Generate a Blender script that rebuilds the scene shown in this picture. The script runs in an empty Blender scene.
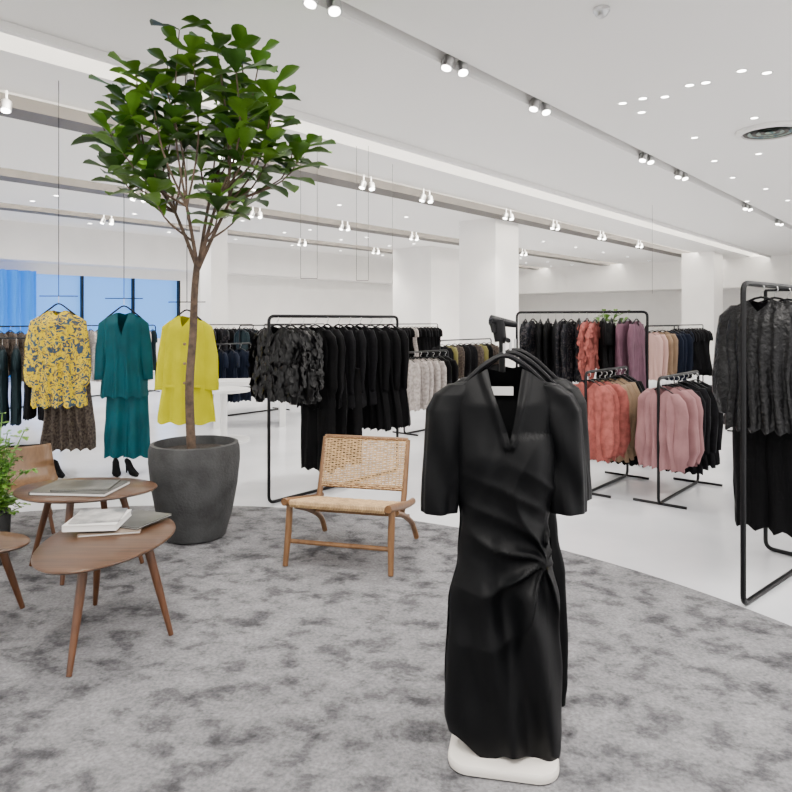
import bpy, math, random
from mathutils import Vector, Matrix, noise
random.seed(7)
sc=bpy.context.scene
pi=math.pi
# ---------------------------------------------------------------- materials
MATS={}
def mat(name,col,rough=.6,metal=0,var=0,vs=8,bump=0,bs=60,sheen=0,emit=0,coat=0,col2=None,spec=None,dist=0):
    if name in MATS: return MATS[name]
    m=bpy.data.materials.new(name); m.use_nodes=True
    nt=m.node_tree; b=nt.nodes['Principled BSDF']
    b.inputs['Base Color'].default_value=(*col,1); b.inputs['Roughness'].default_value=rough
    b.inputs['Metallic'].default_value=metal
    if sheen: b.inputs['Sheen Weight'].default_value=sheen
    if coat: b.inputs['Coat Weight'].default_value=coat
    if spec is not None: b.inputs['Specular IOR Level'].default_value=spec
    if emit:
        b.inputs['Emission Color'].default_value=(*col,1); b.inputs['Emission Strength'].default_value=emit
    tc=nt.nodes.new('ShaderNodeTexCoord')
    if var or col2:
        n=nt.nodes.new('ShaderNodeTexNoise'); n.inputs['Scale'].default_value=vs; n.inputs['Detail'].default_value=5
        n.inputs['Distortion'].default_value=dist
        nt.links.new(tc.outputs['Object'],n.inputs['Vector'])
        r=nt.nodes.new('ShaderNodeValToRGB'); r.color_ramp.elements[0].position=.35; r.color_ramp.elements[1].position=.65
        c2=col2 or tuple(min(1,c*(1+var)) for c in col)
        c1=col if col2 else tuple(c*(1-var) for c in col)
        r.color_ramp.elements[0].color=(*c1,1); r.color_ramp.elements[1].color=(*c2,1)
        nt.links.new(n.outputs['Fac'],r.inputs['Fac']); nt.links.new(r.outputs['Color'],b.inputs['Base Color'])
    if bump:
        n=nt.nodes.new('ShaderNodeTexNoise'); n.inputs['Scale'].default_value=bs; n.inputs['Detail'].default_value=4
        nt.links.new(tc.outputs['Object'],n.inputs['Vector'])
        bp=nt.nodes.new('ShaderNodeBump'); bp.inputs['Strength'].default_value=bump; bp.inputs['Distance'].default_value=.01
        nt.links.new(n.outputs['Fac'],bp.inputs['Height']); nt.links.new(bp.outputs['Normal'],b.inputs['Normal'])
    MATS[name]=m; return m
def wood(name,c1,c2,rough=.4,sc_=3,stretch=(1,14,14)):
    m=bpy.data.materials.new(name); m.use_nodes=True; nt=m.node_tree; b=nt.nodes['Principled BSDF']
    tc=nt.nodes.new('ShaderNodeTexCoord'); mp=nt.nodes.new('ShaderNodeMapping'); mp.inputs['Scale'].default_value=stretch
    n=nt.nodes.new('ShaderNodeTexNoise'); n.inputs['Scale'].default_value=sc_; n.inputs['Detail'].default_value=8; n.inputs['Distortion'].default_value=.6
    r=nt.nodes.new('ShaderNodeValToRGB'); r.color_ramp.elements[0].position=.3; r.color_ramp.elements[1].position=.7
    r.color_ramp.elements[0].color=(*c1,1); r.color_ramp.elements[1].color=(*c2,1)
    nt.links.new(tc.outputs['Object'],mp.inputs['Vector']); nt.links.new(mp.outputs['Vector'],n.inputs['Vector'])
    nt.links.new(n.outputs['Fac'],r.inputs['Fac']); nt.links.new(r.outputs['Color'],b.inputs['Base Color'])
    b.inputs['Roughness'].default_value=rough; return m
def floral(name,base,cols,scale,rough=.6):
    m=bpy.data.materials.new(name); m.use_nodes=True; nt=m.node_tree; b=nt.nodes['Principled BSDF']
    tc=nt.nodes.new('ShaderNodeTexCoord')
    n=nt.nodes.new('ShaderNodeTexNoise'); n.inputs['Scale'].default_value=scale; n.inputs['Detail'].default_value=3; n.inputs['Distortion'].default_value=1.2
    nt.links.new(tc.outputs['Object'],n.inputs['Vector'])
    r=nt.nodes.new('ShaderNodeValToRGB'); r.color_ramp.interpolation='CONSTANT'
    e=r.color_ramp.elements; e[0].position=0; e[0].color=(*cols[0],1); e[1].position=.41; e[1].color=(*cols[1],1)
    x=e.new(.45); x.color=(*base,1); x=e.new(.57); x.color=(*cols[2],1); x=e.new(.62); x.color=(*cols[0],1)
    nt.links.new(n.outputs['Fac'],r.inputs['Fac']); nt.links.new(r.outputs['Color'],b.inputs['Base Color'])
    b.inputs['Roughness'].default_value=rough; b.inputs['Specular IOR Level'].default_value=.15; return m

M_white=mat('white_plaster',(.86,.84,.81),.75,var=.02,vs=2)
M_ceil=mat('ceiling_paint',(.90,.885,.86),.8)
M_slot=mat('slot_dark',(.035,.032,.03),.6)
M_slotg=mat('slot_grey',(.13,.12,.11),.6)
M_slotm=mat('slot_warm_grey',(.09,.08,.07),.6)
M_black=mat('black_metal',(.004,.004,.005),.4,spec=.22)
M_chrome=mat('brushed_steel',(.6,.6,.6),.3,metal=1)
M_lamp=mat('lamp_glow',(1,.96,.9),.5,emit=24)
M_led=mat('led_strip',(1,.95,.87),.5,emit=22)
M_hero=mat('black_crepe',(.0011,.0013,.0018),.46,bump=.12,bs=500,spec=.15)
M_blk=mat('black_fabric',(.0017,.0017,.0022),.7,bump=.3,bs=200,spec=.10)
M_blk2=mat('charcoal_fabric',(.0035,.0035,.0045),.75,var=.4,vs=40,spec=.10)
M_navy=mat('navy_fabric',(.004,.007,.017),.7,spec=.12)
M_leather=mat('black_jacquard',(.001,.001,.0014),.30,col2=(.008,.008,.009),vs=34,bump=.9,bs=45,dist=1,spec=.30)
M_fluff=mat('black_petal_fabric',(.0016,.0016,.002),.36,spec=.28)
M_floral=floral('yellow_floral',(.70,.50,.001),[(.035,.065,.12),(.25,.17,.04),(.09,.13,.14)],19)
M_dkfloral=floral('dark_floral',(.003,.004,.006),[(.045,.04,.04),(.012,.012,.02),(.003,.003,.005)],22)
M_teal=mat('teal_fabric',(.0,.062,.080),.55,var=.15,vs=6,spec=.15)
M_yel=mat('yellow_wool',(.50,.47,.0),.75,var=.06,vs=6,spec=.1)
M_brown=mat('brown_print',(.020,.014,.012),.7,col2=(.09,.07,.055),vs=45,spec=.2)
M_coral=mat('coral_fabric',(.30,.085,.072),.65,var=.25,vs=20,spec=.15)
M_tan=mat('tan_fabric',(.24,.16,.10),.7,var=.1,vs=8,spec=.2)
M_pink=mat('pink_fabric',(.285,.145,.15),.6,var=.14,vs=8,spec=.15)
M_mauve=mat('mauve_fabric',(.12,.055,.08),.65,var=.15,vs=10,spec=.2)
M_blush=mat('blush_fabric',(.52,.32,.28),.6)
M_grey=mat('grey_knit',(.36,.32,.30),.8,var=.3,vs=30)
M_olive=mat('olive_fabric',(.12,.105,.02),.7)
M_green=mat('dark_slate_fabric',(.005,.013,.017),.7,spec=.15)
M_leaf=mat('fig_leaf',(.042,.115,.007),.42,col2=(.12,.25,.022),vs=3,bump=.1,bs=40,spec=.28)
M_leaf2=mat('fig_leaf_dark',(.012,.04,.004),.4,col2=(.042,.11,.012),vs=4,spec=.28)
M_leaf3=mat('shrub_leaf',(.06,.18,.015),.5,col2=(.16,.32,.035),vs=5)
M_bark=mat('fig_bark',(.085,.055,.036),.85,var=.4,vs=25,bump=.6,bs=60)
M_soil=mat('soil',(.022,.015,.010),.95,var=.5,vs=60,bump=1,bs=80)
M_pot=mat('concrete_pot',(.022,.0225,.023),.75,col2=(.050,.051,.052),vs=7,bump=.4,bs=60)
M_walnut=wood('walnut',(.045,.019,.008),(.115,.055,.026),.34)
M_walleg=wood('walnut_leg',(.06,.020,.006),(.125,.048,.017),.4,3,(14,14,1))
M_oak=wood('oak',(.13,.058,.019),(.22,.11,.042),.45,3,(8,8,2))
M_ply=wood('bent_ply',(.11,.055,.022),(.19,.10,.042),.4,3,(12,12,1))
M_cane=mat('cane',(.50,.33,.165),.6,var=.22,vs=30)
M_paper=mat('paper',(.80,.79,.77),.7)
M_base=mat('white_stone_base',(.78,.74,.68),.45)
M_covA=mat('magazine_cover',(.62,.60,.58),.4,col2=(.12,.13,.14),vs=9)
M_covB=mat('book_cover_brown',(.10,.065,.045),.5,col2=(.28,.22,.17),vs=9)
M_covC=mat('book_cover_grey',(.04,.04,.037),.4,col2=(.14,.14,.128),vs=5)
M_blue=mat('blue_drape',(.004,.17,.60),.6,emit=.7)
M_whitegl=mat('white_gloss',(.82,.82,.82),.25)
# ---------------------------------------------------------------- mesh builder
class MB:
    def __init__(s): s.v=[];s.f=[];s.mi=[];s.mats=[]
    def m(s,mt):
        if mt not in s.mats: s.mats.append(mt)
        return s.mats.index(mt)
    def quad(s,pts,mt):
        b=len(s.v); s.v+=[tuple(p) for p in pts]; s.f.append(tuple(range(b,b+len(pts)))); s.mi.append(s.m(mt))
    def rings(s,rings,mt,closed=True,cap0=True,cap1=True):
        n=len(rings[0]); b=len(s.v); k=s.m(mt)
        for r in rings: s.v+=[tuple(p) for p in r]
        for j in range(len(rings)-1):
            for i in range(n if closed else n-1):
                a=b+j*n+i; c=b+j*n+(i+1)%n
                s.f.append((a,c,c+n,a+n)); s.mi.append(k)
        if closed and cap0: s.f.append(tuple(b+i for i in range(n))[::-1]); s.mi.append(k)
        if closed and cap1: s.f.append(tuple(b+(len(rings)-1)*n+i for i in range(n))); s.mi.append(k)
    def tube(s,pts,r,mt,n=8,closed=False,flat=1.0):
        pts=[Vector(p) for p in pts]; R=r if isinstance(r,(list,tuple)) else [r]*len(pts)
        rs=[];up=None; N=len(pts)
        for i,p in enumerate(pts):
            if closed: t=(pts[(i+1)%N]-pts[i-1]).normalized()
            else: t=(pts[min(i+1,N-1)]-pts[max(i-1,0)]).normalized()
            if up is None:
                up=Vector((0,0,1)) if abs(t.z)<.9 else Vector((0,1,0))
            x=t.cross(up)
            if x.length<1e-4: x=t.cross(Vector((1,.1,0)))
            x.normalize(); up=x.cross(t).normalized()
            rs.append([p+(x*math.cos(a)*R[i]+up*math.sin(a)*R[i]*flat) for a in [2*pi*k/n for k in range(n)]])
        if closed: rs.append(rs[0]); s.rings(rs,mt,True,False,False)
        else: s.rings(rs,mt)
    def box(s,c,size,mt,ang=0,tilt=None):
        x,y,z=[q/2 for q in size]; M=Matrix.Translation(c)@Matrix.Rotation(ang,4,'Z')
        if tilt: M=M@tilt
        P=[M@Vector(q) for q in [(-x,-y,-z),(x,-y,-z),(x,y,-z),(-x,y,-z),(-x,-y,z),(x,-y,z),(x,y,z),(-x,y,z)]]
        for f in [(0,3,2,1),(4,5,6,7),(0,1,5,4),(1,2,6,5),(2,3,7,6),(3,0,4,7)]: s.quad([P[i] for i in f],mt)
    def lathe(s,c,prof,mt,n=40,sx=1,sy=1,ang=0,cap0=True,cap1=True,shape=None):
        rs=[]
        for (r,z) in prof:
            ring=[]
            for k in range(n):
                a=2*pi*k/n; q=shape(a) if shape else 1
                x=r*q*sx*math.cos(a); y=r*q*sy*math.sin(a)
                ring.append((c[0]+x*math.cos(ang)-y*math.sin(ang),c[1]+x*math.sin(ang)+y*math.cos(ang),c[2]+z))
            rs.append(ring)
        s.rings(rs,mt,True,cap0,cap1)
    def build(s,name,parent=None,smooth=True,angle=40):
        me=bpy.data.meshes.new(name); me.from_pydata(s.v,[],s.f)
        for mt in s.mats: me.materials.append(mt)
        me.polygons.foreach_set('material_index',s.mi)
        me.polygons.foreach_set('use_smooth',[smooth]*len(s.f))
        me.update()
        if smooth:
            try: me.set_sharp_from_angle(angle=math.radians(angle))
            except Exception: pass
        o=bpy.data.objects.new(name,me); sc.collection.objects.link(o)
        if parent: o.parent=parent
        return o
def empty(name):
    o=bpy.data.objects.new(name,None); sc.collection.objects.link(o); return o
def rpath(pts,r,closed=False,seg=5):
    pts=[Vector(p) for p in pts]; out=[]; N=len(pts)
    for i,p in enumerate(pts):
        if not closed and i in(0,N-1): out.append(p); continue
        a=pts[i-1]-p; b=pts[(i+1)%N]-p; rr=min(r,a.length*.45,b.length*.45)
        p0=p+a.normalized()*rr; p1=p+b.normalized()*rr
        for k in range(seg+1):
            t=k/seg; out.append(p0*(1-t)**2+p*2*t*(1-t)+p1*t*t)
    return out
def interp(prof,x):
    if x<=prof[0][0]: return prof[0][1]
    for (a,b),(c,d) in zip(prof,prof[1:]):
        if x<=c:
            t=(x-a)/(c-a); t=t*t*(3-2*t); return b+(d-b)*t
    return prof[-1][1]
def place(x,y,z,ang=0): return Matrix.Translation((x,y,z))@Matrix.Rotation(ang,4,'Z')
def smooth(pts,n=4):
    pts=[Vector(p) for p in pts]; out=[]
    for i in range(len(pts)-1):
        p0=pts[max(i-1,0)];p1=pts[i];p2=pts[i+1];p3=pts[min(i+2,len(pts)-1)]
        for k in range(n):
            t=k/n; out.append(.5*((2*p1)+(p2-p0)*t+(2*p0-5*p1+4*p2-p3)*t*t+(3*p1-p0-3*p2+p3)*t**3))
    out.append(pts[-1]); return out
def leaf(L_,p,d,nrm,ln,wd,mt,curl=(.1,.35)):
    d=d.normalized(); x=d.cross(nrm)
    if x.length<1e-3: x=d.cross(Vector((1,0,.3)))
    x.normalize(); n=x.cross(d).normalized()
    prof=[(0,.03),(.12,.28),(.3,.52),(.45,.66),(.65,.98),(.82,.95),(.94,.6),(1,.1)]
    rs=[]
    cur=random.uniform(*curl)
    for t,w in prof:
        c=p+d*(t*ln)-n*(cur*ln*t*t)
        row=[]
        for q in(-1,-.5,0,.5,1):
            row.append(c+x*(q*w*wd*.5)+n*(abs(q)*w*wd*.16+.06*wd*math.sin(t*9)*abs(q)))
        rs.append(row)
    L_.rings(rs,mt,False)
# ---------------------------------------------------------------- garments
def garment(mb,M,mt,L,prof,nk=.3,vd=.06,slope=.05,dep=.045,folds=6,amp=.014,nu=22,nv=14,sleeve=None,ruff=0,disp=None,hem=.012,seed=None,nz=.010,petals=0):
    ph=random.uniform(0,6) if seed is None else seed
    k=mb.m(mt)
    for side in(-1,1):
        b=len(mb.v)
        for j in range(nv+1):
            v=j/nv
            for i in range(nu+1):
                u=-1+2*i/nu; au=abs(u)
                if au<nk: zt=-(vd if side<0 else .015)*(1-au/nk)**(1.0 if vd>.1 else .7)
                else: zt=-((au-nk)/(1-nk))**1.4*slope
                zb=-L+hem*math.sin(folds*u*pi+ph)
                z=zt+(zb-zt)*v
                w=interp(prof,-z/L)
                th=dep*math.sqrt(max(0,1-u*u))*min(1,.25+max(0,-z)*7)
                f=amp*(min(1,v*1.3)**.8)*math.sin(folds*u*pi+ph+1.2*math.sin(3*v+ph))
                f+=amp*.5*v*math.sin(folds*1.9*u*pi+2*ph)
                x=u*w; y=side*th+f
                q=noise.noise_vector(Vector((x*7+ph,side*2.,z*6)))
                y+=q.y*nz*(1-u**4); x+=q.x*nz*.8
                if ruff:
                    q=noise.noise_vector(Vector((x*22+ph,side*3.+y*10,z*26)))
                    x+=q.x*ruff; y+=q.y*ruff*1.4; z+=q.z*ruff
                if disp:
                    dx,dy,dz=disp(u,v,x,z,side); x+=dx;y+=dy;z+=dz
                mb.v.append(tuple(M@Vector((x,y,z))))
        n=nu+1
        for j in range(nv):
            for i in range(nu):
                a=b+j*n+i; q=(a,a+1,a+n+1,a+n)
                mb.f.append(q if side<0 else q[::-1]); mb.mi.append(k)
    R3=M.to_3x3()
    for _ in range(petals):
        a=random.uniform(0,2*pi); zz=-L*random.uniform(.03,.98); w=interp(prof,-zz/L)
        sw=1+(.35 if sleeve and zz>-.4 else 0)
        nl=Vector((math.cos(a)*.6,math.sin(a),0)).normalized()
        p=M@Vector((w*sw*math.cos(a),(dep+.02)*math.sin(a)*abs(math.sin(a)),zz-.02*abs(math.cos(a))))
        d=R3@(nl*.55+Vector((random.uniform(-.5,.5),0,-1)))
        leaf(mb,p,d,R3@nl,random.uniform(.06,.10),random.uniform(.04,.065),mt,curl=(.2,.6))
    if sleeve:
        for sgn in(-1,1):
            rs=[]; n=sleeve.get('n',10); pts=sleeve['p']; sub=sleeve.get('sub',3); fl=sleeve.get('fl',.55); am=sleeve.get('am',.12)
            kf=sleeve.get('k',4); gz=sleeve.get('gz',0)
            m=(len(pts)-1)*sub
            for j in range(m+1):
                t=j/sub; i=min(int(t),len(pts)-2); q=t-i
                a,c=pts[i],pts[i+1]; P=[a[h]*(1-q)+c[h]*q for h in range(4)]
                cx=sgn*(prof[0][1]+P[0]); r=P[3]
                ring=[]
                for kk in range(n):
                    th=2*pi*kk/n
                    rr=r*(1+am*math.sin(kf*th+ph+sgn+2.5*P[2])*min(1,j/m*1.5)+.12*noise.noise(Vector((th*1.0,P[2]*5,ph+sgn))))
                    x=cx+rr*math.cos(th); y=P[1]+rr*fl*math.sin(th); z=P[2]
                    # soft diagonal sag folds
                    if gz: y+=-gz*math.sin(26*z+3.2*math.cos(th)+ph)*abs(math.sin(th))*min(1,j/m*3)
                    ring.append(tuple(M@Vector((x,y,z))))
                rs.append(ring)
            mb.rings(rs,mt,True,True,True)
def hanger(mb,M,w=.155,h=.07,mt=None,slope=.05,r=.005):
    mt=mt or M_black
    mb.tube([M@Vector(p) for p in [(-w,0,-slope-.005),(-w*.6,0,-slope*.45),(-.03,0,.008),(0,0,.014),(.03,0,.008),(w*.6,0,-slope*.45),(w,0,-slope-.005)]],[r*1.3,r*1.6,r*1.3,r*1.3,r*1.3,r*1.6,r*1.3],mt,6)
    pts=[(0,0,.01),(0,0,h-.03)]
    for k in range(7):
        a=-pi/2*1.0+ k*pi*1.25/6
        pts.append((.018*math.cos(a),0,h-.012+.018*math.sin(a)))
    mb.tube([M@Vector(p) for p in pts],.0025,M_chrome,5)
LS={'p':[(-.03,0,-.035,.042),(.0,0,-.12,.055),(.012,0,-.30,.046),(.01,-.01,-.48,.038),(.01,-.01,-.56,.034)]}
PS={'n':18,'am':.13,'k':5,'sub':4,'p':[(-.05,0,-.025,.04),(-.01,0,-.08,.06),(.01,.01,-.18,.058),(.012,.0,-.30,.055),(.015,-.01,-.40,.060),(.016,-.01,-.48,.062),(.01,-.01,-.54,.045),(.01,-.01,-.59,.032)]}
SS={'p':[(-.03,0,-.035,.042),(.0,0,-.10,.058),(.015,0,-.20,.058),(.015,0,-.25,.053)]}
def g_blouse(mb,M,mt,L=.62,sl=LS,**k):
    garment(mb,M,mt,L,[(0,.16),(.3,.175),(.65,.165),(1,.195)],sleeve=sl,slope=.065,**k); hanger(mb,M)
def g_dress(mb,M,mt,L=1.05,sl=SS,**k):
    garment(mb,M,mt,L,[(0,.155),(.2,.17),(.4,.15),(1,.22)],sleeve=sl,slope=.065,**k); hanger(mb,M)
def g_trouser(mb,M,mt,L=1.0,top=0):
    for s in(-1,1):
        garment(mb,M@Matrix.Translation((s*.085,0,top)),mt,L,[(0,.09),(.3,.105),(1,.095)],nk=.01,vd=0,slope=.005,dep=.04,folds=2,amp=.01,nu=10,nv=12)
    hanger(mb,M,w=.16,slope=.0)
def rack_frame(mb,p0,p1,zt,depth=.0,r=.013,base=True,mt=None):
    mt=mt or M_black
    p0=Vector((*p0,0)); p1=Vector((*p1,0)); d=(p1-p0).normalized(); nn=Vector((-d.y,d.x,0))
    Z=Vector((0,0,1))
    mb.tube(rpath([p0+Z*r,p0+Z*zt,p1+Z*zt,p1+Z*r],.05,True),r,mt,8,closed=True)
    if base:
        for p in(p0+d*.02,p1-d*.02):
            mb.tube([p-nn*.2+Z*r,p+nn*.2+Z*r],r*.9,mt,6)
    return p0,p1,d
def fill(mb,p0,p1,zt,items,s0=.1,s1=None,jit=.12):
    p0=Vector(p0[:2]); p1=Vector(p1[:2]); d=(p1-p0); L=d.length; d.normalize(); s1=s1 or L-.1
    ang=math.atan2(d.y,d.x)-pi/2
    n=len(items)
    for i,it in enumerate(items):
        s=s0+(s1-s0)*(i/(max(1,n-1))); q=p0+d*s
        it(mb,place(q.x,q.y,zt-.075-random.uniform(0,.015),ang+random.uniform(-jit,jit)))
# ---------------------------------------------------------------- room frame
CA,SA=.652,.758
def R(s,t,z): return (CA*s-SA*t, SA*s+CA*t, z)
AANG=math.atan2(SA,CA)
def rbox(mb,s0,s1,t0,t1,z0,z1,mt):
    P=[R(s,t,z) for z in(z0,z1) for (s,t) in((s0,t0),(s1,t0),(s1,t1),(s0,t1))]
    for f in [(3,2,1,0),(4,5,6,7),(0,1,5,4),(1,2,6,5),(2,3,7,6),(3,0,4,7)]: mb.quad([P[i] for i in f],mt)
ZC=3.6
def floor_mat():
    m=bpy.data.materials.new('polished_floor'); m.use_nodes=True; nt=m.node_tree; b=nt.nodes['Principled BSDF']
    tc=nt.nodes.new('ShaderNodeTexCoord'); n=nt.nodes.new('ShaderNodeTexNoise'); n.inputs['Scale'].default_value=1.3; n.inputs['Detail'].default_value=8
    nt.links.new(tc.outputs['Object'],n.inputs['Vector'])
    r=nt.nodes.new('ShaderNodeValToRGB'); r.color_ramp.elements[0].position=.3; r.color_ramp.elements[1].position=.7
    r.color_ramp.elements[0].color=(.60,.61,.645,1); r.color_ramp.elements[1].color=(.73,.74,.775,1)
    nt.links.new(n.outputs['Fac'],r.inputs['Fac']); nt.links.new(r.outputs['Color'],b.inputs['Base Color'])
    b.inputs['Roughness'].default_value=.17; return m
mb=MB(); rbox(mb,-8,30,-14,19,-.1,0,floor_mat()); mb.build('floor',smooth=False)
def carpet_mat():
    m=bpy.data.materials.new('grey_carpet'); m.use_nodes=True; nt=m.node_tree; b=nt.nodes['Principled BSDF']; L=nt.links.new
    tc=nt.nodes.new('ShaderNodeTexCoord'); mp=nt.nodes.new('ShaderNodeMapping'); mp.inputs['Rotation'].default_value=(0,0,.6); mp.inputs['Scale'].default_value=(1,1.2,1)
    L(tc.outputs['Object'],mp.inputs['Vector'])
    n=nt.nodes.new('ShaderNodeTexNoise'); n.inputs['Scale'].default_value=6.5; n.inputs['Detail'].default_value=6; n.inputs['Roughness'].default_value=.64; n.inputs['Distortion'].default_value=.2
    L(mp.outputs['Vector'],n.inputs['Vector'])
    r=nt.nodes.new('ShaderNodeValToRGB'); e=r.color_ramp.elements
    e[0].position=.34; e[0].color=(.065,.064,.069,1); e[1].position=.50; e[1].color=(.19,.188,.197,1)
    x=e.new(.43); x.color=(.122,.121,.128,1); x=e.new(.68); x.color=(.245,.243,.252,1)
    L(n.outputs['Fac'],r.inputs['Fac']); 
    n2=nt.nodes.new('ShaderNodeTexNoise'); n2.inputs['Scale'].default_value=80; n2.inputs['Detail'].default_value=3; L(tc.outputs['Object'],n2.inputs['Vector'])
    mx=nt.nodes.new('ShaderNodeMixRGB'); mx.blend_type='OVERLAY'; mx.inputs['Fac'].default_value=.6
    L(r.outputs['Color'],mx.inputs['Color1']); L(n2.outputs['Fac'],mx.inputs['Color2']); L(mx.outputs['Color'],b.inputs['Base Color'])
    bp=nt.nodes.new('ShaderNodeBump'); bp.inputs['Strength'].default_value=.7; bp.inputs['Distance'].default_value=.01
    L(n2.outputs['Fac'],bp.inputs['Height']); L(bp.outputs['Normal'],b.inputs['Normal'])
    b.inputs['Roughness'].default_value=.95; b.inputs['Specular IOR Level'].default_value=.1
    return m
mb=MB(); mb.lathe((-1.55,1.31,0),[(3.79,0),(3.79,.010),(3.775,.016),(3.2,.017),(.01,.017)],carpet_mat(),160,cap0=False); mb.build('round_carpet')
# ceiling
mb=MB()
for a,b in [(-14,3.34),(3.46,5.5),(6.05,7.0),(8.0,10.7),(11.7,13.9),(14.8,19)]: rbox(mb,-8,30,a,b,ZC,ZC+.3,M_ceil)
rbox(mb,-8,30,3.34,3.46,ZC+.16,ZC+.3,M_slotg)
for a,b in((5.5,6.05),(7.0,8.0),(10.7,11.7),(13.9,14.8)): rbox(mb,-8,30,a,b,ZC+.28,ZC+.3,M_ceil)
mb.build('ceiling',smooth=False)
mb=MB()
for a,b in((7.5,7.9),(11.15,11.55),(14.3,14.65)): rbox(mb,-8,30,a,b,ZC-.03,ZC+.1,M_slotm)
rbox(mb,-8,30,5.44,5.5,ZC-.07,ZC-.002,M_ceil); rbox(mb,-8,30,3.46,3.5,ZC-.03,ZC-.002,M_ceil); mb.build('trim_1',smooth=False)
mb=MB()
for t in(7.01,10.71,13.91): rbox(mb,-8,30,t,t+.09,ZC+.05,ZC+.1,M_led)
rbox(mb,-8,30,5.51,5.57,ZC+.06,ZC+.10,M_led)
mb.build('cove_led_strip',smooth=False)
mb=MB(); rbox(mb,-8,28,16.3,17,2.75,ZC,M_white); rbox(mb,26,28,-14,16.3,2.55,ZC,M_white); mb.build('trim_2',smooth=False)
mb=MB(); rbox(mb,-8,5.0,17,17.3,0,ZC,M_white); rbox(mb,10.5,30,17,17.3,0,ZC,M_white)
rbox(mb,5.0,10.5,17,17.3,0,.9,M_white); rbox(mb,5.0,10.5,17,17.3,2.5,ZC,M_white); mb.build('wall_left',smooth=False)
mb=MB(); rbox(mb,28,28.3,-14,17,0,ZC,M_white); mb.build('wall_far',smooth=False)
M_win=mat('blue_glass',(.08,.26,.66),.2,emit=1.5)
mb=MB(); rbox(mb,5.0,10.5,17.1,17.15,.9,2.5,M_win)
for s in(5.0,6.37,7.75,9.1,10.45): rbox(mb,s,s+.04,16.98,17.1,.9,2.5,M_black)
mb.build('window_1',smooth=False)
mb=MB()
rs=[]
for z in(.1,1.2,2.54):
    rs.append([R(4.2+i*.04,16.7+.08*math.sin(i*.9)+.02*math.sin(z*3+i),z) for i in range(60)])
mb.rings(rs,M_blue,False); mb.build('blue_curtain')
def column(name,s,t,w,zt=ZC,wt=None):
    c=MB(); rbox(c,s-w/2,s+w/2,t-(wt or w)/2,t+(wt or w)/2,0,zt,M_white)
    rbox(c,s-w/2-.01,s+w/2+.01,t-(wt or w)/2-.01,t+(wt or w)/2+.01,0,.1,M_whitegl); return c.build(name,smooth=False)
column('column',12.9,8.35,.95)
column('column',23.7,7.0,1.0,zt=ZC)
column('column',8.8,12.9,.42)
column('column',16.7,13.1,1.5)
# ---------------------------------------------------------------- ceiling fixtures
def spotlamp(x,y,z,p,tx=0,ty=0,ang=110):
    l=bpy.data.lights.new('ceiling_spot_beam','SPOT'); l.energy=p; l.spot_size=math.radians(ang); l.spot_blend=.8; l.shadow_soft_size=.06; l.color=(1,.95,.88)
    o=bpy.data.objects.new('ceiling_spot_beam',l); o.location=(x,y,z)
    o.rotation_euler=Vector((tx,ty,-1)).to_track_quat('-Z','Y').to_euler(); sc.collection.objects.link(o)
def spot(name,s,t,z=ZC+.05,gimb=2,p=0):
    m=MB()
    for k in range(gimb):
        ss=s+(k-.5*(gimb-1))*.17
        x,y,_=R(ss,t,0)
        m.tube([(x,y,z+.12),(x,y,z+.02)],.012,M_chrome,6)
        d=Vector((.12,-.35,-1)).normalized() if k else Vector((-.25,-.2,-1)).normalized()
        c=Vector((x,y,z+.02)); 
        m.tube([c,c+d*.02,c+d*.12],[.03,.050,.054],M_chrome,14)
        m.tube([c+d*.122,c+d*.126],.040,M_lamp,14)
    m.build(name)
    if p:
        x,y,_=R(s,t,0); spotlamp(x,y,z-.14,p)
for s in(1.5,3.2,4.73,6.2,9.1,10.5,14.3,17): spot('track_spotlight',s,3.40,ZC+.01,p=200)
for s in(2.5,5.2,7.8,9.3,12,14,16.5,19): spot('track_spotlight',s,7.3,ZC-.05,p=250)
for s in(3,6,8.5,11,13.5,16,19): spot('track_spotlight',s,11.0,ZC-.05,p=250)
for s in(4.5,7,9.5,12.5,15.5): spot('track_spotlight',s,14.15,ZC-.05,p=200)
spot('track_spotlight',5.8,.65,ZC-.1,gimb=1)
m=MB()
def down(m,x,y,r=.038):
    m.lathe((x,y,ZC-.004),[(r*1.35,.003),(r*1.3,0),(r,0)],M_chrome,16,cap0=False,cap1=False)
    m.lathe((x,y,ZC-.002),[(r,0),(.001,0)],M_lamp,16,cap0=False)
for x,y in[(2.3,6.9),(2.45,6.75),(2.65,6.7),(2.87,6.3),(3.05,6.0),(3.3,6.05),(2.75,6.37),(2.6,7.2),(3.6,8.2),(4.4,9.4),(5.2,10.5),(4.8,9.0),(3.9,7.4),(6.2,11.4),(6.5,12.6),(7.2,12.5),(5.9,9.6)]: down(m,x,y)
for s in range(1,26,2):
    for t in(9.3,13.3,15.4,12.4): 
        x,y,_=R(s+.5*(t%1),t,0); down(m,x,y,.045)
m.build('recessed_downlight')
m=MB(); c=(4.33,7.87,ZC-.036)
m.lathe(c,[(.36,.033),(.36,.0),(.30,-.01),(.30,.02)],M_white,40,cap0=False,cap1=False)
M_dif=mat('diffuser_green',(.04,.12,.16),.4,col2=(.35,.42,.30),vs=14)
for i in range(6): m.lathe(c,[(.28-i*.045,0),(.25-i*.045,.022)],M_dif if i%2 else M_slotm,40,cap0=False,cap1=False)
m.lathe(c,[(.3,.028),(.001,.028)],M_slot,40,cap0=False)
m.build('round_air_diffuser')
m=MB(); m.lathe((1.45,4.8,ZC-.062),[(.02,-.005),(.04,.01),(.05,.035),(.06,.04),(.06,.06)],M_chrome,20); m.build('smoke_detector')
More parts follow.
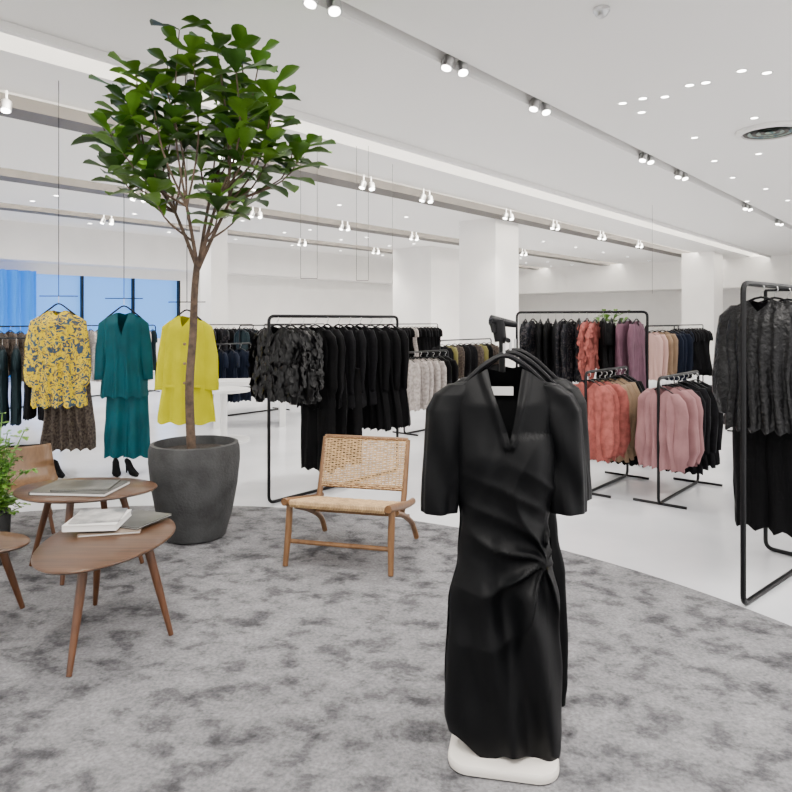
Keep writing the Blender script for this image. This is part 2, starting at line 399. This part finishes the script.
# ---------------------------------------------------------------- potted fig tree
tree=empty('potted_fig_tree')
px,py=-1.29,4.36; zb=.02
m=MB(); m.lathe((px,py,zb),[(.18,0),(.195,.01),(.235,.15),(.268,.33),(.283,.48),(.282,.56),(.272,.595),(.25,.6),(.245,.58),(.24,.54)],M_pot,56,cap1=False); m.build('pot',tree)
m=MB(); m.lathe((px,py,zb+.54),[(.262,0),(.15,.012),(.01,.02)],M_soil,40,cap0=False); m.build('soil',tree)
m=MB()
trunk=[(px-.02,py,zb+.52),(px-.035,py,.95),(px-.015,py+.01,1.3),(px+.0,py,1.6),(px+.02,py,1.80)]
T=smooth(trunk); m.tube(T,[.031-.011*i/len(T) for i in range(len(T))],M_bark,10)
fork=Vector(trunk[-1])
tips=[(-.07,3.22),(.12,3.24),(.27,3.16),(-.24,3.10),(-.45,2.84),(-.55,2.62),(-.50,2.34),(-.28,2.45),(-.12,2.80),(.06,2.88),(.26,2.80),(.42,3.10),(.52,2.84),(.60,2.60),(.68,2.57),(.48,2.42),(.28,2.50),(.12,2.34),(.33,2.26),(.0,2.52),(-.35,2.72),(-.20,2.26),(.2,2.15),(.38,2.64),(-.1,3.02),(.5,2.66),(-.4,2.5),(.15,2.66),(-.2,2.62),(.02,3.05),(.2,3.0),(-.34,2.94),(.34,2.94),(-.2,2.86)]
L_=MB()
mains=[]
for i,(ang,l) in enumerate([(2.6,.30),(.4,.32),(1.4,.25),(4.6,.28),(5.6,.30)]):
    e=fork+Vector((math.cos(ang)*.20,math.sin(ang)*.16,.30+.06*(i%3)))
    mains.append(e)
    pth=smooth([fork-Vector((0,0,.08)),fork.lerp(e,.5)+Vector((0,0,-.03)),e]); m.tube(pth,[.014-.005*k/len(pth) for k in range(len(pth))],M_bark,8)
for i,(dx,z) in enumerate(tips):
    hr=.40*math.sqrt(max(.05,1-((z-2.65)/.75)**2))
    dy=random.uniform(-hr,hr)
    tip=Vector((px+dx,py+dy,z))
    st=min(mains,key=lambda q:(Vector((q.x,q.y,0))-Vector((tip.x,tip.y,0))).length+random.uniform(0,.1))
    if z<2.3: st=fork.lerp(st,.3)
    mid=st.lerp(tip,.5)+Vector((random.uniform(-.05,.05)+dx*.12,random.uniform(-.05,.05),-.04))
    pth=smooth([st,mid,tip]); m.tube(pth,[.008-.005*k/len(pth) for k in range(len(pth))],M_bark,6)
    dirn=(tip-mid).normalized()
    nl=random.randint(10,14)
    for k in range(nl):
        f=.55+.45*k/nl; p=pth[min(len(pth)-1,int(f*len(pth)))]
        a=k*2.4+i; side=Vector((math.cos(a),math.sin(a),0))
        d=side*(1.0-.3*f)+dirn*(.1+.3*f)+Vector((0,0,random.uniform(-.35,.45)))
        leaf(L_,p,d,Vector((0,0,1)),random.uniform(.14,.25),random.uniform(.095,.15),M_leaf if random.random()<.6 else M_leaf2)
m.build('trunk_and_branches',tree); L_.build('leaves',tree,angle=180)
# ---------------------------------------------------------------- coffee tables
def table(name,cx,cy,z,rx,ry,legs,ang=0,th=.022,sh=None):
    e=empty(name); m=MB()
    m.lathe((cx,cy,z-th),[(.90,0),(.97,.006),(1,.014),(.995,th-.003),(.98,th)],M_walnut,64,rx,ry,ang,shape=sh); m.build('top',e)
    m=MB()
    for (fx,fy) in legs:
        tx=cx+(fx-cx)*.62; ty=cy+(fy-cy)*.62
        m.tube([(fx,fy,.021),(fx*.5+tx*.5,fy*.5+ty*.5,z*.5),(tx,ty,z-th+.002)],[.011,.017,.020],M_walleg,12)
    m.build('legs',e); return e
egg=lambda a:1+.03*math.sin(3*a+.5)
table('oval_coffee_table',-1.275,3.00,.44,.265,.40,[(-1.265,2.63),(-.985,2.98),(-1.46,3.30)],0,sh=egg)
table('oval_coffee_table',-1.74,3.80,.462,.385,.27,[(-1.74,3.54),(-1.44,3.86),(-1.70,4.05),(-2.05,3.82)],0,sh=egg)
table('oval_coffee_table',-2.0,3.10,.385,.32,.18,[(-1.79,3.26),(-2.05,2.95),(-2.2,3.17)],0)
def book(name,x,y,z,w,d,h,ang,cov):
    m=MB(); m.box((x,y,z+h/2),(w-.006,d-.006,h-.004),M_paper,ang); m.box((x,y,z+.0015),(w,d,.003),cov,ang); m.box((x,y,z+h-.0015),(w,d,.003),cov,ang)
    M=place(x,y,z,ang); m.box(M@Vector((-w/2,0,h/2)),(.003,d,h),cov,ang); return m.build(name,smooth=False)
book('magazine',-1.31,3.16,.441,.26,.28,.012,.25,M_covB)
book('magazine',-1.22,3.21,.454,.20,.24,.009,-.35,M_covC)
book('coffee_table_book',-1.37,3.13,.464,.23,.24,.028,.1,M_paper)
book('magazine',-1.37,3.14,.493,.21,.21,.006,.2,M_covA)
book('coffee_table_book',-1.74,3.76,.463,.42,.29,.018,-.08,M_covC)
book('magazine',-1.71,3.76,.482,.30,.22,.008,.1,M_covC)
# bent plywood lounge chair
e=empty('plywood_lounge_chair'); m=MB()
cx,cy=-2.50,4.46; Mx=place(cx,cy,0,.5)
prof=[(-.28,.33),(-.10,.30),(.08,.28),(.18,.31),(.235,.40),(.27,.52)]
pp=smooth([(0,a,b) for a,b in prof],5)
rs=[];
for k,q in enumerate(pp):
    w=.26-.05*abs(k/len(pp)-.5)*2
    rs.append([Mx@Vector((u*w,q.y+.03*u*u*-1*(1 if q.z>.4 else 0),q.z+.015*u*u)) for u in[-1,-.75,-.5,-.25,0,.25,.5,.75,1]])
m.rings(rs,M_ply,False); 
o=m.build('shell',e); md=o.modifiers.new('s','SOLIDIFY'); md.thickness=.014
m=MB()
for sx in(-1,1):
    m.tube(rpath([Mx@Vector((sx*.22,-.24,.032)),Mx@Vector((sx*.17,-.18,.30)),Mx@Vector((sx*.17,.10,.27)),Mx@Vector((sx*.22,.26,.032))],.06),.012,M_walleg,8)
m.build('legs',e)
# leafy shrub
e=empty('potted_shrub'); m=MB(); qx,qy=-2.27,3.86
m.lathe((qx,qy,.02),[(.06,0),(.065,.02),(.075,.26),(.075,.30),(.066,.30),(.065,.27)],M_pot,32,cap1=False); m.lathe((qx,qy,.29),[(.068,0),(.01,.01)],M_soil,24,cap0=False); m.build('pot',e)
m=MB(); m2=MB()
for k in range(56):
    a=random.uniform(0,2*pi); r=random.uniform(.03,.17); z=random.uniform(.30,.90)
    tip=Vector((qx+r*math.cos(a),qy+r*math.sin(a),z)); st=Vector((qx,qy,.29)); mid=st.lerp(tip,.5)+Vector((0,0,.06))
    pth=smooth([st,mid,tip],3); m.tube(pth,.003,M_leaf3,5)
    for j in range(13):
        p=pth[random.randint(2,len(pth)-1)]+Vector((random.uniform(-.02,.02),random.uniform(-.02,.02),0)); b=random.uniform(0,6.28)
        leaf(m2,p,Vector((math.cos(b),math.sin(b),random.uniform(-.2,.8))),Vector((0,0,1)),random.uniform(.03,.06),.028,M_leaf3)
m.build('stems',e); m2.build('leaves',e,angle=180)
# ---------------------------------------------------------------- woven lounge chair
e=empty('woven_lounge_chair')
cang=math.atan2(-.15,.59); Mc=place(-.325,3.74,.021,cang)
W=.30
def C(x,y,z): return Mc@Vector((x,y,z))
m=MB()
for sx in(-1,1):
    x=sx*W
    m.tube([C(x*1.02,0,0),C(x,.03,.18),C(x,.05,.335)],[.015,.019,.019],M_oak,10)
    m.tube(smooth([C(x,-.03,.365),C(x,.0,.36),C(x,.22,.315),C(x,.42,.275),C(x,.56,.258)]),.019,M_oak,10,flat=1.15)
    m.tube(smooth([C(x*1.02,.64,.012),C(x,.55,.12),C(x,.36,.22),C(x,.14,.30)]),.017,M_oak,10)
    m.tube([C(x*.90,.40,.20),C(x*.90,.46,.33),C(x*.90,.56,.635)],[.016,.018,.015],M_oak,10)
m.tube([C(-W,.035,.13),C(W,.035,.13)],.013,M_oak,8)
m.tube([C(-W,.47,.19),C(W,.47,.19)],.012,M_oak,8)
for (y,z) in((.0,.352),(.42,.268)): m.tube([C(-W,y,z),C(W,y,z)],.016,M_oak,10)
for (y,z) in((.47,.352),(.56,.635)): m.tube([C(-W*.9,y,z),C(W*.9,y,z)],.015,M_oak,10)
m.tube([C(-W*.9,.40,.21),C(W*.9,.40,.21)],.012,M_oak,8)
m.build('frame',e)
m=MB()
def cordgrid(P00,P10,P01,P11,nx,ny,r,sag=0):
    def P(u,v):
        q=P00*(1-u)*(1-v)+P10*u*(1-v)+P01*(1-u)*v+P11*u*v
        return q+Vector((0,0,-sag*math.sin(pi*u)*math.sin(pi*v)))
    for i in range(nx):
        u=(i+.5)/nx; m.tube([P(u,k/16)+Vector((0,-.003*(-1)**(k+i),.003*(-1)**(k+i))) for k in range(17)],r,M_cane,4)
    for j in range(ny):
        v=(j+.5)/ny; m.tube([P(k/16,v)-Vector((0,-.002*(-1)**(k+j),.002*(-1)**(k+j))) for k in range(17)],r*1.2,M_cane,4)
cordgrid(C(-W+.02,.0,.368),C(W-.02,.0,.368),C(-W+.02,.42,.285),C(W-.02,.42,.285),30,46,.0036,.018)
cordgrid(C(-W*.9,.455,.345),C(W*.9,.455,.345),C(-W*.9,.552,.64),C(W*.9,.552,.64),24,28,.0034,0)
for k in range(60):
    x=-W+.03+(2*W-.06)*k/59
    m.tube([C(x,.0+.019*math.cos(a),.352+.019*math.sin(a)) for a in[2*pi*q/8 for q in range(8)]],.0042,M_cane,4,closed=True)
m.build('woven_cane',e)
# ---------------------------------------------------------------- hero dress on stand
e=empty('black_dress_on_stand')
hx,hy=.345,2.17
def sg(x): return 1/(1+math.exp(-max(-40,min(40,x))))
def hdisp(u,v,x,z,side):
    dy=0;dx=0
    if side<0:
        kx,kz=.125,-.60
        ax,az=kx-x,z-kz; r=math.hypot(ax,az); an=math.atan2(az,ax)
        if ax<0: an=math.atan2(az,abs(ax)+.02)
        fall=math.exp(-(max(0,r-.03)/.24)**2)*(1-math.exp(-(r/.025)**2))
        rid=1-abs(math.sin(an*4.2+1.5*math.sin(r*9)+.4))
        dy-=.032*(rid**1.5-.35)*fall
        dy-=.026*math.exp(-(r/.035)**2)
        q=z+.36+.55*(x+.02)+.9*(x-.05)**2
        if -.62<z<-.24:
            env=math.sin(pi*(-z-.24)/.38)*sg((x+.11)*30)
            dy-=.013*(1-abs(math.sin(q*34)))**1.3*env
        d2=(x+.02)*.9+(z+.21)*-.35
        if -.52<z<-.2: dy-=.014*sg(d2*140)*sg((-.2-z)*60)*(1-sg((-.46-z)*40))
        if z<-.58:
            f=min(1,(-z-.58)/.12)
            dy-=.017*f*math.sin((x+(z+.6)*.20)*46)*sg((x+.10)*20)
            dy-=.022*f*sg((x-.055-(z+.6)*.10)*160)
        dy-=.022*math.exp(-((abs(x)-.085)/.06)**2-((z+.28)/.08)**2)
        if z>-.24:
            edge=abs(x)-.060*(1+z/.205)-.016
            dy-=.012*math.exp(-(edge/.012)**2)
    dz=0
    if z<-1.0: dz=(x*-.10+.012*math.sin(x*30))*min(1,(-z-1.0)/.18)
    return dx,dy,dz
hp=[(0,.160),(.05,.172),(.12,.170),(.18,.164),(.30,.158),(.40,.140),(.50,.150),(.62,.176),(.85,.186),(.94,.184),(1,.176)]
hs={'n':44,'sub':10,'fl':.80,'am':.05,'k':7,'gz':.007,'p':[(-.055,0,-.040,.020),(-.030,0,-.050,.046),(-.004,0,-.080,.062),(.014,0,-.13,.070),(.022,0,-.22,.070),(.034,0,-.34,.066),(.042,0,-.42,.062),(.044,0,-.455,.060),(.043,0,-.453,.052)]}
m=MB()
garment(m,place(hx-.002,hy,1.245,0),M_hero,1.185,hp,nk=.34,vd=.215,slope=.085,dep=.085,folds=2.2,amp=.006,nu=100,nv=150,sleeve=hs,disp=hdisp,hem=.010,seed=1.3,nz=.010)
m.build('front_dress',e,angle=180)
m=MB()
garment(m,place(hx+.055,hy+.16,1.25,-.08),M_hero,1.15,hp,nk=.30,vd=.10,slope=.08,dep=.04,folds=3,amp=.008,nu=50,nv=60,sleeve=hs,hem=.008,seed=2.3,nz=.006)
m.build('rear_dress',e,angle=180)
m=MB()
for dx,dy,z,a in((0,0,1.255,0),(.03,.06,1.262,-.05),(.06,.14,1.266,-.08)):
    M=place(hx+dx,hy+dy,z,a)
    m.tube(smooth([M@Vector(p) for p in[(-.145,0,-.075),(-.11,0,-.040),(-.06,0,.004),(0,0,.032),(.06,0,.004),(.11,0,-.040),(.145,0,-.075)]]),.0085,M_black,8)
    m.tube([M@Vector((0,0,.03)),M@Vector((0,0,.07))],.004,M_chrome,6)
m.build('hangers',e)
m=MB()
m.tube([(hx+.01,hy+.105,.03),(hx+.01,hy+.105,1.34)],.011,M_black,12)
m.tube([(hx+.01,hy-.02,1.335),(hx+.03,hy+.17,1.335)],.008,M_black,10)
m.tube([(hx+.0,hy+.07,1.33),(hx-.01,hy+.07,1.40)],[.020,.024],M_black,12)
m.tube([(hx-.035,hy+.06,1.40),(hx+.05,hy+.08,1.385)],[.018,.011],M_black,10)
m.tube([(hx-.03,hy+.06,1.40),(hx-.025,hy+.05,1.36)],[.012,.008],M_black,8)
m.build('post',e)
def rrect(cx,cy,w,d,r,ang,n=8):
    out=[]
    for (sx,sy,a0) in((1,1,0),(-1,1,pi/2),(-1,-1,pi),(1,-1,1.5*pi)):
        for k in range(n+1):
            a=a0+pi/2*k/n; x=sx*(w/2-r)+r*math.cos(a); y=sy*(d/2-r)+r*math.sin(a)
            out.append((cx+x*math.cos(ang)-y*math.sin(ang),cy+x*math.sin(ang)+y*math.cos(ang)))
    return out
m=MB(); rs=[]
for ins,z in((.012,.018),(.002,.023),(0,.032),(0,.042),(.004,.049),(.014,.052)):
    rs.append([(x,y,z) for x,y in rrect(.350,2.20,.34-2*ins,.34-2*ins,.07-ins,-.20)])
m.rings(rs,M_base); m.build('base',e)
m=MB(); m.box((hx-.0,hy+.035,1.17),(.07,.002,.028),M_paper,-.1); m.build('label',e,smooth=False)
# ---------------------------------------------------------------- rack A
e=empty('garment_rack'); m=MB()
A0=(-.965,5.16); A1=(A0[0]+.652*1.50,A0[1]+.758*1.50)
rack_frame(m,A0,A1,1.43,base=False); m.build('frame',e)
m=MB(); it=[]
for k in range(3): it.append(lambda mb,M:g_blouse(mb,M,M_fluff,L=.50,sl=PS,nu=24,nv=20,dep=.06,petals=380))
for k in range(2): it.append(lambda mb,M:g_blouse(mb,M,M_blk,L=.66,sl=PS,amp=.02))
for k in range(3): it.append(lambda mb,M:g_blouse(mb,M,M_blk2,L=.68,sl=LS,amp=.02))
for k in range(3): it.append(lambda mb,M:g_dress(mb,M,M_blk,L=.90,sl=LS,amp=.02))
fill(m,A0,A1,1.43,it,.08,1.40,jit=.2)
fill(m,(A0[0]+.05,A0[1]),A1,1.08,[lambda mb,M:g_trouser(mb,M,M_blk,L=.80)]*3,.45,.75)
m.build('black_tops',e,angle=180)
# ---------------------------------------------------------------- rack B
e=empty('garment_rack'); m=MB()
B0=Vector((1.69,3.31)); Bd=Vector((.75,.66)).normalized(); B1=B0+Bd*1.5
rack_frame(m,B0,B1,1.58,base=False,r=.014)
m.tube(rpath([(2.25,4.14,1.2),(2.25,4.14,.014),(2.62,3.68,.014)],.05),.013,M_black,8)
m.tube([(2.25,4.14,1.2),(2.25,4.14,1.58),(2.42,3.93,1.58)],.013,M_black,8)
m.build('frame',e)
m=MB()
it=[lambda mb,M:g_blouse(mb,M,M_leather,L=.66,sl=PS,nu=30,nv=24,dep=.07,amp=.02)]*3+[lambda mb,M:g_blouse(mb,M,M_blk2,L=.68)]*4
fill(m,B0,B1,1.58,it,.22,1.3,jit=.08)
fill(m,B0,B1,1.02,[lambda mb,M:g_trouser(mb,M,M_blk,L=.62)]*7,.32,1.3,jit=.08)
m.build('black_jackets',e,angle=180)
# ---------------------------------------------------------------- rack C
e=empty('garment_rack'); m=MB(); C0=(2.44,6.6); C1=(1.27,7.15)
rack_frame(m,C0,C1,1.48); m.build('frame',e)
m=MB()
it=[lambda mb,M:g_dress(mb,M,M_mauve,L=.72,sl=LS)]*3+[lambda mb,M:g_dress(mb,M,M_blk,L=.7)]*2+[lambda mb,M:g_blouse(mb,M,M_coral,L=.45,sl=PS,petals=90)]*2+[lambda mb,M:g_blouse(mb,M,M_dkfloral,L=.62)]*3+[lambda mb,M:g_blouse(mb,M,M_blk,L=.62)]*3+[lambda mb,M:g_dress(mb,M,M_dkfloral,L=.8)]*2
fill(m,C0,C1,1.48,it,.1,1.2,jit=.35); m.build('mixed_tops',e,angle=180)
def lowrack(name,p,L,z,items,gname,d=(CA,SA),jit=.2):
    e=empty(name); m=MB(); q=(p[0]+d[0]*L,p[1]+d[1]*L)
    rack_frame(m,p,q,z,r=.012)
    m.build('frame',e); m=MB(); fill(m,p,q,z,items,.06,L-.06,jit=jit); m.build(gname,e,angle=180)
lowrack('garment_rack',(1.52,5.45),.85,.98,[lambda mb,M:g_blouse(mb,M,M_coral,L=.62,sl=PS,amp=.028,folds=5)]*3+[lambda mb,M:g_blouse(mb,M,M_tan,L=.66)]*3+[lambda mb,M:g_blouse(mb,M,M_blk,L=.75)]*2,'coral_and_tan_blouses',jit=.35)
lowrack('garment_rack',(1.98,5.13),.95,.96,[lambda mb,M:g_blouse(mb,M,M_pink,L=.60,sl=PS,amp=.030,folds=5)]*3+[lambda mb,M:g_blouse(mb,M,M_blk2,L=.68)]*5,'pink_and_dark_blouses',jit=.35)
lowrack('garment_rack',(.10,8.3),.9,1.0,[lambda mb,M:g_blouse(mb,M,M_grey,L=.62)]*5+[lambda mb,M:g_blouse(mb,M,M_blk,L=.7)]*2,'grey_knitwear')
lowrack('garment_rack',(.75,11.6),1.6,1.05,[lambda mb,M:g_blouse(mb,M,random.choice([M_olive,M_blk,M_blk2,M_brown]),L=.6)]*9,'autumn_tops')
lowrack('garment_rack',(3.3,9.0),1.3,1.32,[lambda mb,M:g_blouse(mb,M,M_blush,L=.62)]*2+[lambda mb,M:g_blouse(mb,M,M_tan,L=.6)]*2+[lambda mb,M:g_blouse(mb,M,M_navy,L=.6)]*3,'blush_tops')
lowrack('garment_rack',(4.3,8.4),1.2,1.3,[lambda mb,M:g_dress(mb,M,M_blk,L=.9)]*6,'black_dresses')
lowrack('garment_rack',(-4.75,7.3),1.2,1.2,[lambda mb,M:g_dress(mb,M,M_green,L=.85)]*5+[lambda mb,M:g_dress(mb,M,M_blk2,L=.8)]*4,'dark_dresses',(.95,.3))
lowrack('garment_rack',(-2.7,9.6),1.4,1.05,[lambda mb,M:g_dress(mb,M,M_navy,L=.75)]*4+[lambda mb,M:g_dress(mb,M,M_blk,L=.7)]*4,'dark_dresses')
def mk(c): return lambda mb,M:g_dress(mb,M,c,L=random.uniform(.6,1.0),nu=10,nv=8)
for (x,y,L) in[(-4.4,14,1.8),(-2.9,12.6,1.8),(-5.9,12.0,1.8),(-1.2,14.5,1.6),(-3.2,16.5,2),(-.2,16.5,2),(3.4,15.5,2),(5.4,13.2,1.8),(7,12,1.6),(-6.7,10,1.6),(5.3,10.2,1.4),(8.5,14,1.6)]:
    cs=random.sample([M_blk,M_navy,M_blk2,M_dkfloral,M_brown,M_green,M_blk,M_grey],3)
    lowrack('garment_rack',(x,y),L,1.3,[mk(random.choice(cs)) for k in range(int(L*7))],'assorted_clothes')
# ---------------------------------------------------------------- suspended outfits
def suspended(name,x,y,z,ang=0):
    e=empty(name); m=MB()
    m.tube([(x,y,ZC),(x,y,z+.12)],.0035,M_black,5)
    M=place(x,y,z+.12,ang); m.tube([M@Vector((-.17,0,0)),M@Vector((.17,0,0))],.005,M_black,6)
    m.tube([M@Vector((0,0,0)),M@Vector((0,0,-.06))],.004,M_chrome,5)
    m.tube(smooth([M@Vector(p) for p in[(-.155,0,-.18),(-.08,0,-.12),(0,0,-.07),(.08,0,-.12),(.155,0,-.18)]]),.008,M_black,6)
    m.build('hanging_rail',e); return e
e=suspended('floral_blouse_outfit',-3.10,6.25,1.50,.1); m=MB()
BS={'n':20,'sub':4,'am':.12,'k':5,'p':[(-.06,0,-.045,.04),(-.01,0,-.10,.075),(.02,-.02,-.30,.080),(.03,-.02,-.55,.085),(.025,-.02,-.66,.08),(.02,-.02,-.70,.05)]}
garment(m,place(-3.10,6.25,1.49,.1),M_floral,.88,[(0,.18),(.3,.20),(1,.25)],slope=.08,sleeve=BS,dep=.10,folds=5,amp=.02,nu=36,nv=30,vd=.05); m.build('floral_blouse',e,angle=180)
m=MB(); garment(m,place(-3.05,6.33,1.0,.1),M_brown,.80,[(0,.16),(.3,.2),(1,.25)],dep=.08,folds=6,amp=.03,nu=40,nv=20); m.build('printed_skirt',e,angle=180)
e=suspended('teal_suit_outfit',-2.52,6.3,1.48,.1); m=MB()
garment(m,place(-2.52,6.3,1.47,.1),M_teal,.78,[(0,.17),(.3,.185),(.55,.175),(1,.22)],slope=.08,sleeve={'n':18,'sub':4,'p':[(-.05,0,-.045,.038),(-.01,0,-.10,.063),(.02,0,-.35,.060),(.04,-.01,-.62,.052)]},dep=.09,folds=4,amp=.014,nu=36,nv=30,vd=.22); m.build('teal_jacket',e,angle=180)
m=MB()
for s in(-1,1): garment(m,place(-2.50+s*.09,6.33,.85,.1),M_teal,.72,[(0,.10),(1,.12)],nk=.01,vd=0,slope=.004,dep=.06,folds=2,amp=.018,nu=16,nv=20)
m.build('teal_trousers',e,angle=180)
e=suspended('yellow_coat_outfit',-1.86,6.05,1.44,-.1); m=MB()
garment(m,place(-1.86,6.05,1.44,-.1),M_yel,.95,[(0,.17),(.3,.20),(.6,.22),(1,.27)],slope=.08,sleeve={'n':20,'sub':4,'p':[(-.055,0,-.045,.042),(-.01,0,-.10,.072),(.03,0,-.35,.075),(.05,-.01,-.60,.076),(.05,-.01,-.66,.074)]},dep=.10,folds=3,amp=.018,nu=36,nv=30,vd=.10)
Mz=place(-1.86,6.05,1.44,-.1)
for zz in(-.25,-.42,-.59): m.tube([Mz@Vector((.03,-.115,zz)),Mz@Vector((.03,-.128,zz))],.013,M_tan,8)
for sx in(-1,1): m.box(Mz@Vector((sx*.12,-.105,-.62)),(.12,.03,.02),M_yel,-.1)
m.build('yellow_coat',e,angle=180)
def heels(x,y,ang):
    m=MB()
    for s in(-1,1):
        M=place(x+s*.07,y,0,ang+s*.15)
        rs=[]
        for t,w,z0,z1 in((0,.01,.0,.02),(.15,.035,.0,.035),(.35,.04,.0,.045),(.6,.033,.03,.075),(.85,.03,.07,.13),(1,.022,.085,.135)):
            yy=-.12+.24*t
            rs.append([M@Vector((w*math.cos(a),yy,(z0+z1)/2+(z1-z0)/2*math.sin(a))) for a in[2*pi*k/10 for k in range(10)]])
        m.rings(rs,M_blk); m.tube([M@Vector((0,.11,.09)),M@Vector((0,.118,0))],[.016,.006],M_blk,8)
    m.build('high_heel_shoes')
heels(-3.10,6.1,.6); heels(-2.46,6.15,.6)
def disp_table(x,y,w,d,h,ang):
    m=MB(); m.box((x,y,h-.03),(w,d,.06),M_whitegl,ang)
    M=place(x,y,0,ang)
    for sx in(-1,1): m.box(M@Vector((sx*(w/2-.08),0,(h-.06)/2)),(.08,d*.9,h-.06),M_whitegl,ang)
    m.build('white_display_table',smooth=False)
disp_table(-1.95,9.1,1.0,.55,.6,.2); disp_table(-1.0,10.3,.9,.5,.55,.4)
m=MB(); m.lathe((-2.0,7.9,0),[(.3,0),(.3,.02),(.04,.04),(.04,.55),(.30,.57),(.30,.60)],M_whitegl,36); m.build('round_pedestal_table')
e=empty('potted_plant'); m=MB(); m.lathe((3.05,9.6,0),[(.14,0),(.16,.5),(.15,.5)],M_whitegl,20); m.build('pot',e)
m=MB()
m.tube([(3.05,9.6,.5),(3.05,9.6,1.3)],.012,M_bark,6)
for k in range(90):
    a=random.uniform(0,6.28); b=random.uniform(-.2,1); c=Vector((3.05+.15*random.uniform(-1,1),9.6+.15*random.uniform(-1,1),random.uniform(1.1,1.5)))
    leaf(m,c,Vector((math.cos(a),math.sin(a),b)),Vector((0,0,1)),.14,.06,M_leaf)
m.build('foliage',e,angle=180)
m=MB()
for (x,y) in[(-1.15,8.2),(-.95,8.2),(-.5,8.6),(-.35,8.6),(-.05,9.6),(4.9,13)]:
    m.tube([(x,y,ZC),(x,y,1.9)],.003,M_slotm,5)
m.tube([(-1.15,8.2,1.9),(-.95,8.2,1.9)],.004,M_slotm,5); m.tube([(-.5,8.6,1.9),(-.35,8.6,1.9)],.004,M_slotm,5)
m.build('suspended_rail')
# ---------------------------------------------------------------- lighting
w=bpy.data.worlds.new('World'); sc.world=w; w.use_nodes=True
w.node_tree.nodes['Background'].inputs[0].default_value=(1,.975,.94,1); w.node_tree.nodes['Background'].inputs[1].default_value=2.6
def area(s,t,z,ls,lt,p,col=(1,.96,.91)):
    l=bpy.data.lights.new('added_fill_light','AREA'); l.shape='RECTANGLE'; l.size=ls; l.size_y=lt; l.energy=p; l.color=col  # added soft overhead fill, out of view; no ceiling panel is modelled
    o=bpy.data.objects.new('added_fill_light',l); o.location=R(s,t,z); o.rotation_euler=(0,0,AANG); sc.collection.objects.link(o)
area(0,0,ZC-.01,2.5,2.5,230); area(3.2,-.6,ZC-.01,2.0,1.2,170); area(14,-3,ZC-.01,5,1.2,380); area(8,-3.5,ZC-.01,3,1.2,300)
for s,t in((20,5),(14,5),(20,9.5),(14,9.5),(8,9.5),(8,13.5),(14,14),(20,14)):
    x,y,_=R(s,t,0); spotlamp(x,y,ZC-.03,240,ang=140)  # wide ceiling spots with no fixture modelled
# ---------------------------------------------------------------- camera
cam=bpy.data.cameras.new('Camera'); co=bpy.data.objects.new('Camera',cam); sc.collection.objects.link(co); sc.camera=co
co.location=(0,0,1.4); co.rotation_euler=(pi/2,0,0); cam.sensor_width=36; cam.lens=36*680/792; cam.shift_y=-76/792; cam.clip_end=200
